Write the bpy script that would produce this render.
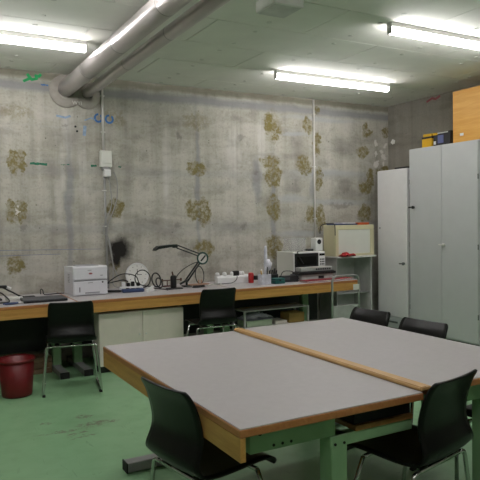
import bpy, bmesh, math, random
from mathutils import Vector, Matrix
random.seed(7)
for o in list(bpy.data.objects):
    bpy.data.objects.remove(o)
SC = bpy.context.scene
COL = SC.collection
PI = math.pi
R = math.radians

# ------------------------------------------------------------------ camera
cam_d = bpy.data.cameras.new('camera')
cam_d.sensor_fit = 'HORIZONTAL'; cam_d.sensor_width = 36.0
cam_d.lens = 607.48 / 480 * 36.0
cam_d.clip_start = 0.02; cam_d.clip_end = 60
cam = bpy.data.objects.new('camera', cam_d); COL.objects.link(cam)
yaw, pitch, roll = R(28.802), R(-1.8976), R(-0.876)
fw = Vector((math.sin(yaw)*math.cos(pitch), math.cos(yaw)*math.cos(pitch), math.sin(pitch)))
rt = Vector((math.cos(yaw), -math.sin(yaw), 0)); up = rt.cross(fw)
r2 = rt*math.cos(roll) + up*math.sin(roll); u2 = up*math.cos(roll) - rt*math.sin(roll)
cam.matrix_world = Matrix(((r2.x, u2.x, -fw.x, 0), (r2.y, u2.y, -fw.y, 0), (r2.z, u2.z, -fw.z, 1.5), (0, 0, 0, 1)))
SC.camera = cam

# ------------------------------------------------------------------ world, exposure
w = bpy.data.worlds.new('room_air'); SC.world = w; w.use_nodes = True
w.node_tree.nodes['Background'].inputs[0].default_value = (0.5, 0.52, 0.55, 1)
w.node_tree.nodes['Background'].inputs[1].default_value = 0.02
SC.view_settings.view_transform = 'Standard'; SC.view_settings.look = 'None'
SC.view_settings.gamma = 1.0; SC.view_settings.use_curve_mapping = False
SC.view_settings.exposure = 0.25
TUBE_POWER = 32.0            # emission strength of every fluorescent tube

# ------------------------------------------------------------------ materials
def lin(c):
    if isinstance(c, str):
        c = [int(c[i:i+2], 16)/255 for i in (0, 2, 4)]
    return tuple(x/12.92 if x <= 0.04045 else ((x+0.055)/1.055)**2.4 for x in c) + (1,)

class NT:
    """thin helper over a material's node tree"""
    def __init__(s, name):
        s.m = bpy.data.materials.new(name); s.m.use_nodes = True
        s.t = s.m.node_tree; s.b = s.t.nodes['Principled BSDF']
        s.out = s.t.nodes['Material Output']
        s.co = s.t.nodes.new('ShaderNodeTexCoord').outputs['Object']
    def n(s, typ, **kw):
        x = s.t.nodes.new(typ)
        for k, v in kw.items(): setattr(x, k, v)
        return x
    def link(s, a, b): s.t.links.new(a, b)
    def setin(s, sock, v):
        if hasattr(v, 'is_linked') or isinstance(v, bpy.types.NodeSocket): s.link(v, sock)
        else: sock.default_value = v
    def noise(s, scale, detail=3, rough=.55, vec=None, stretch=None, dist=0.0):
        x = s.n('ShaderNodeTexNoise'); x.inputs['Scale'].default_value = scale
        x.inputs['Detail'].default_value = detail; x.inputs['Roughness'].default_value = rough
        x.inputs['Distortion'].default_value = dist
        v = vec or s.co
        if stretch:
            v = s.vm('MULTIPLY', v, stretch)
        s.link(v, x.inputs['Vector'])
        return x
    def vm(s, op, a, b=None, c=None):
        x = s.n('ShaderNodeVectorMath', operation=op)
        for i, v in enumerate((a, b, c)):
            if v is not None: s.setin(x.inputs[i], v)
        return x.outputs['Value'] if op in ('LENGTH', 'DOT_PRODUCT', 'DISTANCE') else x.outputs['Vector']
    def mt(s, op, a, b=None, c=None, clamp=False):
        x = s.n('ShaderNodeMath', operation=op); x.use_clamp = clamp
        for i, v in enumerate((a, b, c)):
            if v is not None: s.setin(x.inputs[i], v)
        return x.outputs[0]
    def rng(s, v, a, b, c=0.0, d=1.0):
        x = s.n('ShaderNodeMapRange'); x.clamp = True
        s.link(v, x.inputs[0])
        for i, q in enumerate((a, b, c, d)): x.inputs[i+1].default_value = q
        return x.outputs[0]
    def mix(s, f, a, b, mode='MIX'):
        x = s.n('ShaderNodeMix', data_type='RGBA', blend_type=mode)
        s.setin(x.inputs[0], f); s.setin(x.inputs[6], a); s.setin(x.inputs[7], b)
        return x.outputs[2]
    def bump(s, h, strength=.2, dist=.01):
        x = s.n('ShaderNodeBump'); x.inputs['Strength'].default_value = strength
        x.inputs['Distance'].default_value = dist
        s.link(h, x.inputs['Height']); s.link(x.outputs[0], s.b.inputs['Normal'])

MATS = {}
def mat(name, col, rough=.5, metal=0.0, var=.12, scale=9.0, bump=0.0, bscale=60.0, coat=0.0, trans=0.0, alpha=1.0, spec=.5):
    if name in MATS: return MATS[name]
    k = NT(name); c = lin(col)
    nz = k.noise(scale, 3)
    f = k.rng(nz.outputs[0], .3, .7, 1-var, 1+var)
    mul = k.vm('SCALE', c[:3]); mul.node.inputs['Scale'].default_value = 1; k.link(f, mul.node.inputs['Scale'])
    k.link(mul, k.b.inputs['Base Color'])
    k.b.inputs['Roughness'].default_value = rough; k.b.inputs['Metallic'].default_value = metal
    k.b.inputs['Specular IOR Level'].default_value = spec
    k.b.inputs['Coat Weight'].default_value = coat
    k.b.inputs['Transmission Weight'].default_value = trans
    k.b.inputs['Alpha'].default_value = alpha
    if bump: k.bump(k.noise(bscale, 2).outputs[0], bump, .004)
    MATS[name] = k.m
    return k.m

def wood(name, dark, light, axis=0, rough=.45, scale=1.0):
    k = NT(name)
    st = [14.0*scale]*3; st[axis] = 1.1*scale
    a = k.noise(2.2, 4, .6, stretch=tuple(st), dist=.6)
    b = k.noise(14, 2, .6, stretch=tuple(st))
    f = k.mt('ADD', k.mt('MULTIPLY', a.outputs[0], .75), k.mt('MULTIPLY', b.outputs[0], .25))
    k.link(k.mix(k.rng(f, .3, .7), lin(dark), lin(light)), k.b.inputs['Base Color'])
    k.b.inputs['Roughness'].default_value = rough
    k.bump(b.outputs[0], .06, .002)
    MATS[name] = k.m
    return k.m

def blobs(k, P, lst, axes):
    """union of noisy ellipses on a wall: value < 1 inside; lst holds (a, b, ra, rb) in metres along two axes"""
    acc = None
    for (a, b, ra, rb) in lst:
        s = [0.0, 0.0, 0.0]; o = [0.0, 0.0, 0.0]
        s[axes[0]] = 1/ra; s[axes[1]] = 1/rb
        o[axes[0]] = -a/ra; o[axes[1]] = -b/rb
        d = k.vm('LENGTH', k.vm('MULTIPLY_ADD', P, tuple(s), tuple(o)))
        acc = d if acc is None else k.mt('MINIMUM', acc, d)
    return acc

YEL = [(0.99, 2.14, 0.05, 0.12), (1.07, 2.15, 0.05, 0.11), (0.97, 1.62, 0.05, 0.11), (1.07, 1.62, 0.05, 0.1), (1.0, 1.06, 0.08, 0.09), (2.08, 1.66, 0.08, 0.1), (3.11, 2.12, 0.11, 0.08), (3.04, 1.64, 0.09, 0.11), (3.19, 1.6, 0.09, 0.15), (3.19, 1.16, 0.12, 0.09), (2.08, 1.03, 0.06, 0.08), (4.12, 2.73, 0.06, 0.12), (4.23, 2.63, 0.06, 0.13), (4.14, 2.24, 0.14, 0.06), (4.19, 2.06, 0.12, 0.12), (4.19, 1.66, 0.09, 0.16), (4.19, 1.14, 0.11, 0.14), (4.73, 2.76, 0.07, 0.12), (4.9, 2.95, 0.05, 0.04), (4.89, 2.53, 0.05, 0.15), (4.67, 2.22, 0.1, 0.12), (4.9, 2.02, 0.07, 0.15), (4.8, 1.55, 0.08, 0.12), (4.93, 1.51, 0.07, 0.16), (5.73, 2.77, 0.05, 0.07), (5.78, 2.7, 0.09, 0.06), (5.69, 2.42, 0.09, 0.07), (5.81, 2.04, 0.07, 0.14), (5.72, 1.92, 0.11, 0.07), (5.71, 1.57, 0.11, 0.1), (6.05, 2.16, 0.11, 0.07), (6.1, 2.72, 0.06, 0.07)]
FAINT = [(1.03, 2.66, 0.18, 0.07), (2.09, 2.67, 0.12, 0.1), (3.1, 2.71, 0.16, 0.11), (4.2, 2.7, 0.14, 0.2)]
WHITE = [(5.91, 2.57, 0.035, 0.03), (6.02, 2.44, 0.04, 0.03), (5.91, 2.43, 0.03, 0.03), (5.92, 2.28, 0.04, 0.05), (6.07, 2.36, 0.04, 0.04), (6.08, 2.53, 0.04, 0.03), (1.04, 1.61, 0.01, 0.04), (6.06, 2.26, 0.03, 0.03)]
BURN = [(2.12, 1.185, 0.125, 0.12), (2.08, 1.08, 0.07, 0.09)]
DARK = [(1.54, 2.53, 0.04, 0.03), (1.1, 1.47, 0.04, 0.04), (2.88, 2.5, 0.04, 0.04), (3.73, 2.53, 0.06, 0.05), (2.84, 1.44, 0.06, 0.05), (2.93, 1.11, 0.12, 0.06), (3.73, 1.42, 0.06, 0.05), (3.92, 2.09, 0.04, 0.04), (5.36, 1.96, 0.14, 0.11), (5.27, 1.68, 0.24, 0.04)]
# pale washed columns and grey joint columns (x, z, rx, rz) on the back wall
PALE = [(1.47, 1.9, .05, 1.0), (1.72, 2.1, .06, .75), (1.60, 2.45, .1, .3), (2.72, 2.0, .07, .7), (4.02, 2.4, .06, .5), (3.62, 2.3, .10, .45)]
GREYC = [(1.57, 1.7, .05, .9), (3.11, 1.9, .035, 1.0), (4.19, 1.6, .04, .9), (3.95, 2.0, .08, .35), (4.82, 1.9, .06, .3)]

def concrete(name, axes, base, stains=True, boards=False):
    k = NT(name)
    big = k.noise(.9, 4, .6)
    mid = k.noise(5, 5, .65)
    fine = k.noise(45, 3, .6)
    st = [7.0, 7.0, 7.0]; st[2] = .35
    streak = k.noise(1.0, 4, .6, stretch=tuple(st))
    hs = [.5, .5, .5]; hs[2] = 9.0
    band = k.noise(1.0, 3, .6, stretch=tuple(hs))
    c = k.mix(k.rng(big.outputs[0], .32, .68), lin(base[0]), lin(base[1]))
    c = k.mix(k.mt('MULTIPLY', k.rng(streak.outputs[0], .5, .72), .42), c, lin(base[2]))
    c = k.mix(k.mt('MULTIPLY', k.rng(streak.outputs[0], .47, .3), .35), c, lin(base[3]))
    c = k.mix(k.mt('MULTIPLY', k.rng(band.outputs[0], .55, .75), .35), c, lin(base[4]))
    c = k.mix(k.mt('MULTIPLY', k.rng(mid.outputs[0], .52, .72), .40), c, lin(base[3]))
    c = k.mix(k.mt('MULTIPLY', k.rng(fine.outputs[0], .5, .75), .35), c, lin(base[3]))
    if boards:
        x = k.n('ShaderNodeSeparateXYZ'); k.link(k.co, x.inputs[0])
        fr = k.mt('FRACT', k.mt('MULTIPLY', x.outputs[1], 9.0))
        ln = k.rng(fr, .0, .08, 1.0, 0.0)
        c = k.mix(k.mt('MULTIPLY', ln, .22), c, lin(base[3]))
        pl = k.noise(1.0, 2, .5, stretch=(9, 9, .4))
        c = k.mix(k.mt('MULTIPLY', k.rng(pl.outputs[0], .45, .65), .3), c, lin(base[4]))
        hz = k.noise(1.0, 4, .6, stretch=(1.2, 1.2, 6))
        c = k.mix(k.mt('MULTIPLY', k.rng(hz.outputs[0], .48, .68), .55), c, lin(base[3]))
    # air holes
    vo = k.n('ShaderNodeTexVoronoi'); vo.inputs['Scale'].default_value = 6.5; k.link(k.co, vo.inputs['Vector'])
    hole = k.rng(vo.outputs['Distance'], .035, .06, 1.0, 0.0)
    c = k.mix(k.mt('MULTIPLY', hole, .75), c, lin('4a473f'))
    if stains:
        warp = k.noise(9, 4, .7)
        P = k.vm('ADD', k.co, k.vm('MULTIPLY', k.vm('SUBTRACT', warp.outputs['Color'], (.5, .5, .5)), (.22, .0, .22)))
        PN = k.vm('ADD', k.co, k.vm('MULTIPLY', k.vm('SUBTRACT', warp.outputs['Color'], (.5, .5, .5)), (.12, .0, .12)))
        wsoft = k.noise(3, 3, .6)
        PS = k.vm('ADD', k.co, k.vm('MULTIPLY', k.vm('SUBTRACT', wsoft.outputs['Color'], (.5, .5, .5)), (.14, .0, .5)))
        c = k.mix(k.mt('MULTIPLY', k.rng(blobs(k, PS, GREYC, axes), .5, 1.1, 1, 0), .65), c, lin('85888d'))
        c = k.mix(k.mt('MULTIPLY', k.mt('MULTIPLY', k.rng(blobs(k, PS, PALE, axes), .3, 1.1, 1, 0), k.rng(streak.outputs[0], .35, .6)), .85), c, lin('cbc9c4'))
        # grey horizontal lift joints near the ceiling and fainter below
        PB = k.vm('ADD', k.co, k.vm('MULTIPLY', k.vm('SUBTRACT', wsoft.outputs['Color'], (.5, .5, .5)), (0, 0, .07)))
        x = k.n('ShaderNodeSeparateXYZ'); k.link(PB, x.inputs[0])
        cl = k.noise(1.0, 5, .62, stretch=(1.6, 1.6, 4.5), dist=.4)
        c = k.mix(k.mt('MULTIPLY', k.rng(cl.outputs[0], .5, .68), .45), c, lin('767067'))
        c = k.mix(k.mt('MULTIPLY', k.rng(cl.outputs[0], .46, .3), .4), c, lin('cac7c2'))
        c = k.mix(k.mt('MULTIPLY', k.rng(blobs(k, PS, [(5.35, 2.5, .3, .16), (5.4, 1.85, .32, .12), (4.55, 2.45, .12, .22), (4.5, 1.9, .14, .2), (3.6, 1.4, .3, .12), (2.5, 1.5, .3, .1)], axes), .3, 1.2, 1, 0), .38), c, lin('6b6862'))
        c = k.mix(k.mt('MULTIPLY', k.rng(blobs(k, PB, [(5.1, 2.12, .75, .05), (5.2, 1.72, .65, .045), (5.0, 2.84, .65, .035), (4.45, 1.76, .3, .06), (4.5, 2.62, .3, .03), (4.6, 1.3, .5, .05)], axes), .4, 1.2, 1, 0), .6), c, lin('a9adb2'))
        for z0, hw, am, colr in ((2.94, .06, .75, '85878a'), (3.065, .05, .7, '6f6a58'), (2.06, .05, .22, '96979a'), (1.42, .06, .25, '9a9b9b')):
            d = k.mt('ABSOLUTE', k.mt('SUBTRACT', x.outputs[2], z0))
            c = k.mix(k.mt('MULTIPLY', k.rng(d, hw*.4, hw*1.2, 1, 0), am), c, lin(colr))
        c = k.mix(k.mt('MULTIPLY', k.rng(blobs(k, P, DARK, axes), .6, 1.1, 1, 0), .45), c, lin('6b6862'))
        grain = k.rng(k.noise(22, 4, .7).outputs[0], .36, .56)
        ye = k.mt('MULTIPLY', k.rng(blobs(k, P, YEL, axes), .95, 1.25, 1, 0), k.mt('ADD', k.mt('MULTIPLY', grain, .72), .28))
        ycol = k.mix(mid.outputs[0], lin('5c5220'), lin('867a3e'))
        fa = k.mt('MULTIPLY', k.mt('MULTIPLY', k.rng(blobs(k, P, FAINT, axes), .7, 1.25, 1, 0), grain), .45)
        c = k.mix(fa, c, ycol)
        c = k.mix(k.mt('MULTIPLY', ye, .9), c, ycol)
        c = k.mix(k.mt('MULTIPLY', k.rng(blobs(k, P, WHITE, axes), .9, 1.15, 1, 0), .9), c, lin('d8d5cf'))
        c = k.mix(k.mt('MULTIPLY', k.rng(blobs(k, PN, BURN, axes), .6, 1.5, 1, 0), 1.0), c, lin('17130f'))
    k.link(c, k.b.inputs['Base Color'])
    k.b.inputs['Roughness'].default_value = .85
    k.bump(k.mt('ADD', k.mt('MULTIPLY', fine.outputs[0], .4), mid.outputs[0]), .25, .012)
    MATS[name] = k.m
    return k.m

CONC = ('aba89c', 'bab7ac', 'd2cfc8', '6b685e', 'a5a4a3')
concrete('concrete_back', (0, 2), CONC)
concrete('concrete_right', (1, 2), ('8d887f', '9b968b', 'a09c94', '6c6860', '85837e'), False, True)
concrete('concrete_plain', (0, 2), CONC, False)

def floor_mat():
    k = NT('green_floor_coating')
    big = k.noise(.8, 4, .6); mid = k.noise(6, 4, .6); fine = k.noise(60, 2)
    c = k.mix(k.rng(big.outputs[0], .3, .7), lin('80aa81'), lin('8db88d'))
    c = k.mix(k.mt('MULTIPLY', k.rng(mid.outputs[0], .5, .75), .35), c, lin('7d9e77'))
    # scuffs worn through to brown screed
    warp = k.noise(7, 4, .7)
    P = k.vm('ADD', k.co, k.vm('MULTIPLY', k.vm('SUBTRACT', warp.outputs['Color'], (.5, .5, .5)), (.35, .22, 0)))
    SC_ = [(.87, 4.67, .05, .03), (.95, 4.40, .16, .035), (1.03, 4.30, .10, .02), (1.17, 4.67, .09, .05), (1.2, 4.45, .14, .06), (1.05, 4.23, .12, .02), (.80, 4.40, .08, .02)]
    m = k.rng(blobs(k, P, SC_, (0, 1)), .7, 1.15, 1, 0)
    gr = k.rng(k.noise(30, 4, .7).outputs[0], .42, .58)
    c = k.mix(k.mt('MULTIPLY', k.mt('MULTIPLY', m, gr), .85), c, lin('6b5a52'))
    # fine dark scratches
    sc = k.noise(2.0, 3, .7, stretch=(9, 2.2, 1), dist=1.5)
    c = k.mix(k.mt('MULTIPLY', k.rng(sc.outputs[0], .64, .72), .35), c, lin('4c6a4d'))
    k.link(c, k.b.inputs['Base Color'])
    k.link(k.rng(mid.outputs[0], .3, .7, .28, .45), k.b.inputs['Roughness'])
    k.bump(fine.outputs[0], .05, .002)
    MATS['floor'] = k.m
floor_mat()

def emit_mat():
    k = NT('lit_tube'); e = k.n('ShaderNodeEmission')
    e.inputs[0].default_value = (1.0, .96, .962, 1); e.inputs[1].default_value = TUBE_POWER
    k.link(e.outputs[0], k.out.inputs['Surface'])
    MATS['tube'] = k.m
emit_mat()

mat('ceiling_panel', 'e4e5dd', .8, var=.04, scale=3, bump=.1, bscale=120)
mat('ceiling_gap', '55554c', .9)
mat('cap', 'cfd0c8', .6)
mat('fixture_white', 'dcdcd8', .45, var=.03)
mat('fixture_grey', 'b9b9b6', .5)
mat('jacket', 'c2bdbb', .34, metal=.6, var=.06, scale=2.5, bump=.03)
mat('jacket_seam', '8c8a88', .5, metal=.6)
mat('mortar', 'a29d95', .9, var=.12, scale=12, bump=.3, bscale=30)
mat('galv', 'dddbd7', .38, metal=.3, var=.06)
mat('grey_plastic', '9c9c9a', .5)
mat('white_plastic', 'e4e4e4', .42, var=.02)
mat('printer_white', 'dcdce2', .45, var=.02)
mat('printer_grey', '8f8f96', .5)
mat('black_plastic', '141415', .42, var=.1)
mat('dark_plastic', '26272a', .4)
mat('laminate', 'b8b3b5', .5, var=.03, scale=30)
mat('laptop_grey', '4c4e54', .45)
mat('chair_shell', '0a0b0a', .30, var=.2, scale=6, spec=.28)
mat('chrome', 'c8c8c8', .14, metal=1.0, var=.03)
mat('steel_green', '84a97e', .42, var=.06)
mat('steel_foot', '9a9a9c', .5, metal=.1)
mat('rubber', '0d0d0d', .7)
mat('bolt', '1d1f1c', .5, metal=.4)
wood('apron_wood_x', 'b27f3c', 'd6a55c', 0)
wood('edge_wood', 'a4683a', 'bb7f4b', 0)
wood('batten_wood', 'b98a4c', 'dcb274', 1)
wood('plywood', 'cb9034', 'e0ab52', 1, .55, .7)
wood('tray_wood', '7d5a30', '9c733e', 0)
wood('crate_wood', '5f4a38', '7d654c', 0)
mat('cab_cream', 'e9e0d6', .45, var=.03)
mat('cab_white', 'dfdedf', .4, var=.02)
mat('cab_grey', 'c0c2c3', .4, var=.025, scale=4)
mat('cab_dark', '5f6462', .5)
mat('beige', 'cfc9a6', .5, var=.03)
mat('beige_panel', 'd9dad2', .45, var=.02)
mat('sheet_grey', 'a8aaa8', .45)
mat('sheet_light', 'c6c7c4', .45)
mat('tube_grey', 'a4a6a4', .35, metal=.5)
mat('red_plastic', '690810', .42, var=.1)
mat('red', 'a81f22', .5)
mat('red_folder', '8c1f2b', .5)
mat('blue', '39486e', .5)
mat('teal', '1f5b58', .5)
mat('orange', 'c65a2a', .5)
mat('yellow', 'd2a51c', .5, var=.06)
mat('violet', '59618c', .4)
mat('pale_green', 'b9c8ae', .55)
mat('bag', 'd3d3de', .35, var=.2, scale=18, bump=.6, bscale=22)
mat('cardboard', 'a3844a', .7)
mat('lamp_black', '17211f', .35)
mat('lamp_green', '20483f', .4)
mat('brown', '5b3a30', .55)
mat('pinkwood', 'a88772', .6)
mat('paper', 'e6e6e2', .7, var=.02)
mat('clear_plastic', 'd4d6d8', .25, alpha=.16, var=.02)
mat('paint_green', '14a45c', .6, var=.25, scale=30)
mat('paint_darkgreen', '1d6b50', .6, var=.25, scale=30)
mat('paint_blue', '3f74b4', .6, var=.25, scale=30)
mat('paint_paleblue', '8aa0bb', .7, var=.25, scale=20)
mat('paint_red', '97545a', .7, var=.2, scale=20)
mat('screen', '0a0a0c', .12, spec=.6)
mat('pencil_blue', '747a94', .8)

# ------------------------------------------------------------------ mesh helpers
class MB:
    def __init__(s): s.bm = bmesh.new()
    def box(s, x0, x1, y0, y1, z0, z1, bev=0.0, rot=None, seg=1):
        c = Vector(((x0+x1)/2, (y0+y1)/2, (z0+z1)/2))
        M = Matrix.Translation(c) @ (rot.to_4x4() if rot else Matrix()) @ Matrix.Diagonal((abs(x1-x0), abs(y1-y0), abs(z1-z0), 1))
        r = bmesh.ops.create_cube(s.bm, size=1, matrix=M)
        if bev > 0:
            es = {e for v in r['verts'] for e in v.link_edges}
            bmesh.ops.bevel(s.bm, geom=list(es), offset=bev, segments=seg, profile=.6, affect='EDGES')
        return s
    def rod(s, a, b, r, seg=10, r2=None):
        a, b = Vector(a), Vector(b); d = b-a
        M = Matrix.Translation((a+b)/2) @ d.to_track_quat('Z', 'Y').to_matrix().to_4x4()
        res = bmesh.ops.create_cone(s.bm, cap_ends=True, segments=seg, radius1=r, radius2=r if r2 is None else r2, depth=d.length, matrix=M)
        for v in res['verts']:
            for f in v.link_faces:
                if len(f.verts) == 4: f.smooth = True
        return s
    def tube(s, pts, r, seg=8, closed=False, flat=None):
        pts = [Vector(p) for p in pts]; n = len(pts)
        rings = []; nrm = None
        for i, p in enumerate(pts):
            a = pts[(i-1) % n] if (closed or i) else p
            b = pts[(i+1) % n] if (closed or i < n-1) else p
            t = (b-a).normalized()
            if nrm is None:
                nrm = t.orthogonal().normalized()
            else:
                nrm = (nrm - t*nrm.dot(t))
                nrm = nrm.normalized() if nrm.length > 1e-6 else t.orthogonal().normalized()
            bn = t.cross(nrm)
            rings.append([s.bm.verts.new(p + (nrm*math.cos(2*PI*j/seg) + bn*math.sin(2*PI*j/seg))*r) for j in range(seg)])
        for i in range(n if closed else n-1):
            A, B = rings[i], rings[(i+1) % n]
            for j in range(seg):
                f = s.bm.faces.new((A[j], A[(j+1) % seg], B[(j+1) % seg], B[j])); f.smooth = True
        if not closed:
            s.bm.faces.new(rings[0][::-1]); s.bm.faces.new(rings[-1])
        return s
    def lathe(s, prof, loc=(0, 0, 0), axis='Z', seg=24, cap=True):
        """prof: (radius, height) list"""
        L = Vector(loc)
        def P(r, h, a):
            x, y = r*math.cos(a), r*math.sin(a)
            return L + (Vector((x, y, h)) if axis == 'Z' else Vector((x, h, y)) if axis == 'Y' else Vector((h, x, y)))
        rings = [[s.bm.verts.new(P(r, h, 2*PI*j/seg)) for j in range(seg)] for r, h in prof]
        for A, B in zip(rings, rings[1:]):
            for j in range(seg):
                f = s.bm.faces.new((A[j], A[(j+1) % seg], B[(j+1) % seg], B[j])); f.smooth = True
        if cap:
            s.bm.faces.new(rings[0][::-1]); s.bm.faces.new(rings[-1])
        return s
    def prism(s, poly, h0, h1, axis='Z'):
        """poly of 2-D points extruded from h0 to h1 along axis"""
        def P(a, b, h): return (a, b, h) if axis == 'Z' else (a, h, b) if axis == 'Y' else (h, a, b)
        A = [s.bm.verts.new(P(a, b, h0)) for a, b in poly]; B = [s.bm.verts.new(P(a, b, h1)) for a, b in poly]
        n = len(poly)
        s.bm.faces.new(A[::-1]); s.bm.faces.new(B)
        for i in range(n): s.bm.faces.new((A[i], A[(i+1) % n], B[(i+1) % n], B[i]))
        return s
    def grid(s, rows, thick=0.0):
        """rows of points to a smooth sheet, thickened along its normals"""
        V = [[s.bm.verts.new(p) for p in r] for r in rows]; fs = []
        for A, B in zip(V, V[1:]):
            for i in range(len(A)-1):
                f = s.bm.faces.new((A[i], A[i+1], B[i+1], B[i])); f.smooth = True; fs.append(f)
        if thick:
            s.bm.normal_update()
            bmesh.ops.solidify(s.bm, geom=fs, thickness=thick)
        return s
    def build(s, name, m, parent=None, loc=(0, 0, 0), rz=0.0):
        bmesh.ops.recalc_face_normals(s.bm, faces=s.bm.faces[:])
        me = bpy.data.meshes.new(name); s.bm.to_mesh(me); s.bm.free()
        me.materials.append(MATS[m])
        o = bpy.data.objects.new(name, me); COL.objects.link(o)
        o.location = loc; o.rotation_euler = (0, 0, rz)
        if parent: o.parent = parent
        return o

def B(*a, **k): return MB().box(*a, **k)
def smooth_path(pts, n=6, closed=False):
    """Catmull-Rom through the points"""
    P = [Vector(p) for p in pts]; out = []; N = len(P)
    rngs = range(N if closed else N-1)
    for i in rngs:
        p0 = P[(i-1) % N] if (closed or i) else P[0]; p1 = P[i]; p2 = P[(i+1) % N]
        p3 = P[(i+2) % N] if (closed or i+2 < N) else P[-1]
        for j in range(n):
            t = j/n
            out.append(.5*((2*p1) + (p2-p0)*t + (2*p0-5*p1+4*p2-p3)*t*t + (3*p1-p0-3*p2+p3)*t**3))
    if not closed: out.append(P[-1])
    return out
def fillet(pts, r, n=5):
    P = [Vector(p) for p in pts]; out = [P[0]]
    for i in range(1, len(P)-1):
        a = (P[i-1]-P[i]); b = (P[i+1]-P[i]); q = min(r, a.length*.45, b.length*.45)
        A = P[i]+a.normalized()*q; C = P[i]+b.normalized()*q
        for j in range(n+1):
            t = j/n; out.append(A*(1-t)**2 + P[i]*2*t*(1-t) + C*t*t)
    out.append(P[-1])
    return out

def tag(o, label=None, cat=None, group=None, kind=None):
    if label: o['label'] = label
    if cat: o['category'] = cat
    if group: o['group'] = group
    if kind: o['kind'] = kind
    return o
def thing(name, label, cat, loc=(0, 0, 0), rz=0.0, group=None):
    o = bpy.data.objects.new(name, None); COL.objects.link(o)
    o.empty_display_size = .1
    o.location = loc; o.rotation_euler = (0, 0, rz)
    return tag(o, label, cat, group)
def copy_tree(o, parent=None):
    c = o.copy(); COL.objects.link(c); c.parent = parent
    for ch in list(o.children): copy_tree(ch, c)
    return c

# ------------------------------------------------------------------ room shell
X0, X1, Y0, Y1, ZC = -2.3, 6.158, -2.6, 6.7, 3.10
tag(B(X0-.1, X1+.1, Y0-.1, Y1+.1, -.1, 0).build('floor', 'floor'), 'green coated concrete floor with brown scuffs', kind='structure')
wall_back = tag(B(X0-.1, X1+.1, Y1, Y1+.2, 0, ZC+.1).build('wall_back', 'concrete_back'), 'bare grey concrete wall with yellow glue stains', kind='structure')
wall_right = tag(B(X1, X1+.2, Y0, Y1, 0, ZC+.1).build('wall_right', 'concrete_right'), 'darker board-marked concrete wall behind the cabinets', kind='structure')
tag(B(X0-.2, X0, Y0, Y1, 0, ZC+.1).build('wall_left', 'concrete_plain'), 'plain grey concrete side wall', kind='structure')
tag(B(X0, X1, Y0-.2, Y0, 0, ZC+.1).build('wall_front', 'concrete_plain'), 'plain grey concrete wall behind the viewer', kind='structure')
ceiling = tag(B(X0-.1, X1+.1, Y0-.1, Y1+.1, ZC+.012, ZC+.1).build('ceiling', 'ceiling_gap'), 'ceiling of pale boards in staggered rows', kind='structure')
panel_cache = {}
def ceiling_panel(xa, xb, ya, yb):
    g = .004; key = (round(xb-xa, 3), round(yb-ya, 3))
    if key not in panel_cache:
        L, W = key
        pm = B(0+g, L-g, 0+g, W-g, -.0, .011).build('ceiling_panel', 'ceiling_panel', ceiling)
        m = MB()
        for px in (.25, .75):
            for py in (.2, .8):
                if L > .5: m.rod((L*px, W*py, -.005), (L*px, W*py, .004), .022, 10)
        cp = None
        if L > .5:
            cp = tag(m.build('fixing_caps', 'cap', pm), kind='stuff')
        else: m.bm.free()
        panel_cache[key] = (pm, cp)
        pm.location = (xa, ya, ZC)
    else:
        pm0, cp0 = panel_cache[key]
        pm = pm0.copy(); COL.objects.link(pm); pm.parent = ceiling; pm.location = (xa, ya, ZC)
        if cp0:
            c = cp0.copy(); COL.objects.link(c); c.parent = pm
PW, PL = .637, 1.67
row = 0; y = 6.28
rows = [(6.28, Y1, 1)]
k = 0
while y > Y0:
    rows.append((max(y-PW, Y0), y, k)); y -= PW; k += 1
for ya, yb, k in rows:
    off = 3.05 if k % 2 else 2.23
    off = {0: 2.23, 1: 3.05}[k % 2]
    x = off - PL*math.ceil((off-X0)/PL)
    while x < X1:
        xa, xb = max(x, X0), min(x+PL, X1)
        if xb-xa > .03: ceiling_panel(xa, xb, ya, yb)
        x += PL

# paint marks sprayed on the walls (thin coats on the concrete)
def mark(name, m, parent, poly, wall='back', t=.0012):
    mb = MB()
    if wall == 'back': mb.prism(poly, Y1-t, Y1+.001, 'Y')
    else: mb.prism(poly, X1-t, X1+.001, 'X')
    return mb.build(name, m, parent)
def ragged(xa, xb, za, zb, n=9, j=.3, slope=0.0):
    h = zb-za; rr = random.Random(int(xa*1000))
    top = [(xa+(xb-xa)*i/n, zb - rr.random()*h*j + slope*i/n) for i in range(n+1)]
    bot = [(xa+(xb-xa)*i/n, za + rr.random()*h*j + slope*i/n) for i in range(n+1)]
    return bot + top[::-1]
mark('paint_mark', 'paint_darkgreen', wall_back, ragged(1.169, 1.345, 2.115, 2.148, slope=-.006))
mark('paint_mark', 'paint_darkgreen', wall_back, ragged(1.49, 1.58, 2.118, 2.136, j=.6))
mark('paint_mark', 'paint_darkgreen', wall_back, ragged(1.815, 1.88, 2.108, 2.14))
mark('paint_mark', 'paint_darkgreen', wall_back, ragged(2.12, 2.16, 2.105, 2.135, j=.6))
mark('paint_mark', 'paint_blue', wall_back, ragged(1.30, 1.375, 2.955, 2.978, j=.5))
def ring(cx, cz, r, t, m):
    n = 20
    mb = MB()
    for i in range(n):
        a, b = 2*PI*i/n, 2*PI*(i+1)/n
        if i in (3, 4): continue
        mb.prism([(cx+math.cos(a)*r, cz+math.sin(a)*r), (cx+math.cos(b)*r, cz+math.sin(b)*r), (cx+math.cos(b)*(r-t), cz+math.sin(b)*(r-t)), (cx+math.cos(a)*(r-t), cz+math.sin(a)*(r-t))], Y1-.0012, Y1+.001, 'Y')
    return mb.build('paint_ring', m, wall_back)
ring(1.912, 2.655, .052, .022, 'paint_blue'); ring(2.035, 2.650, .052, .022, 'paint_blue')
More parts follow.
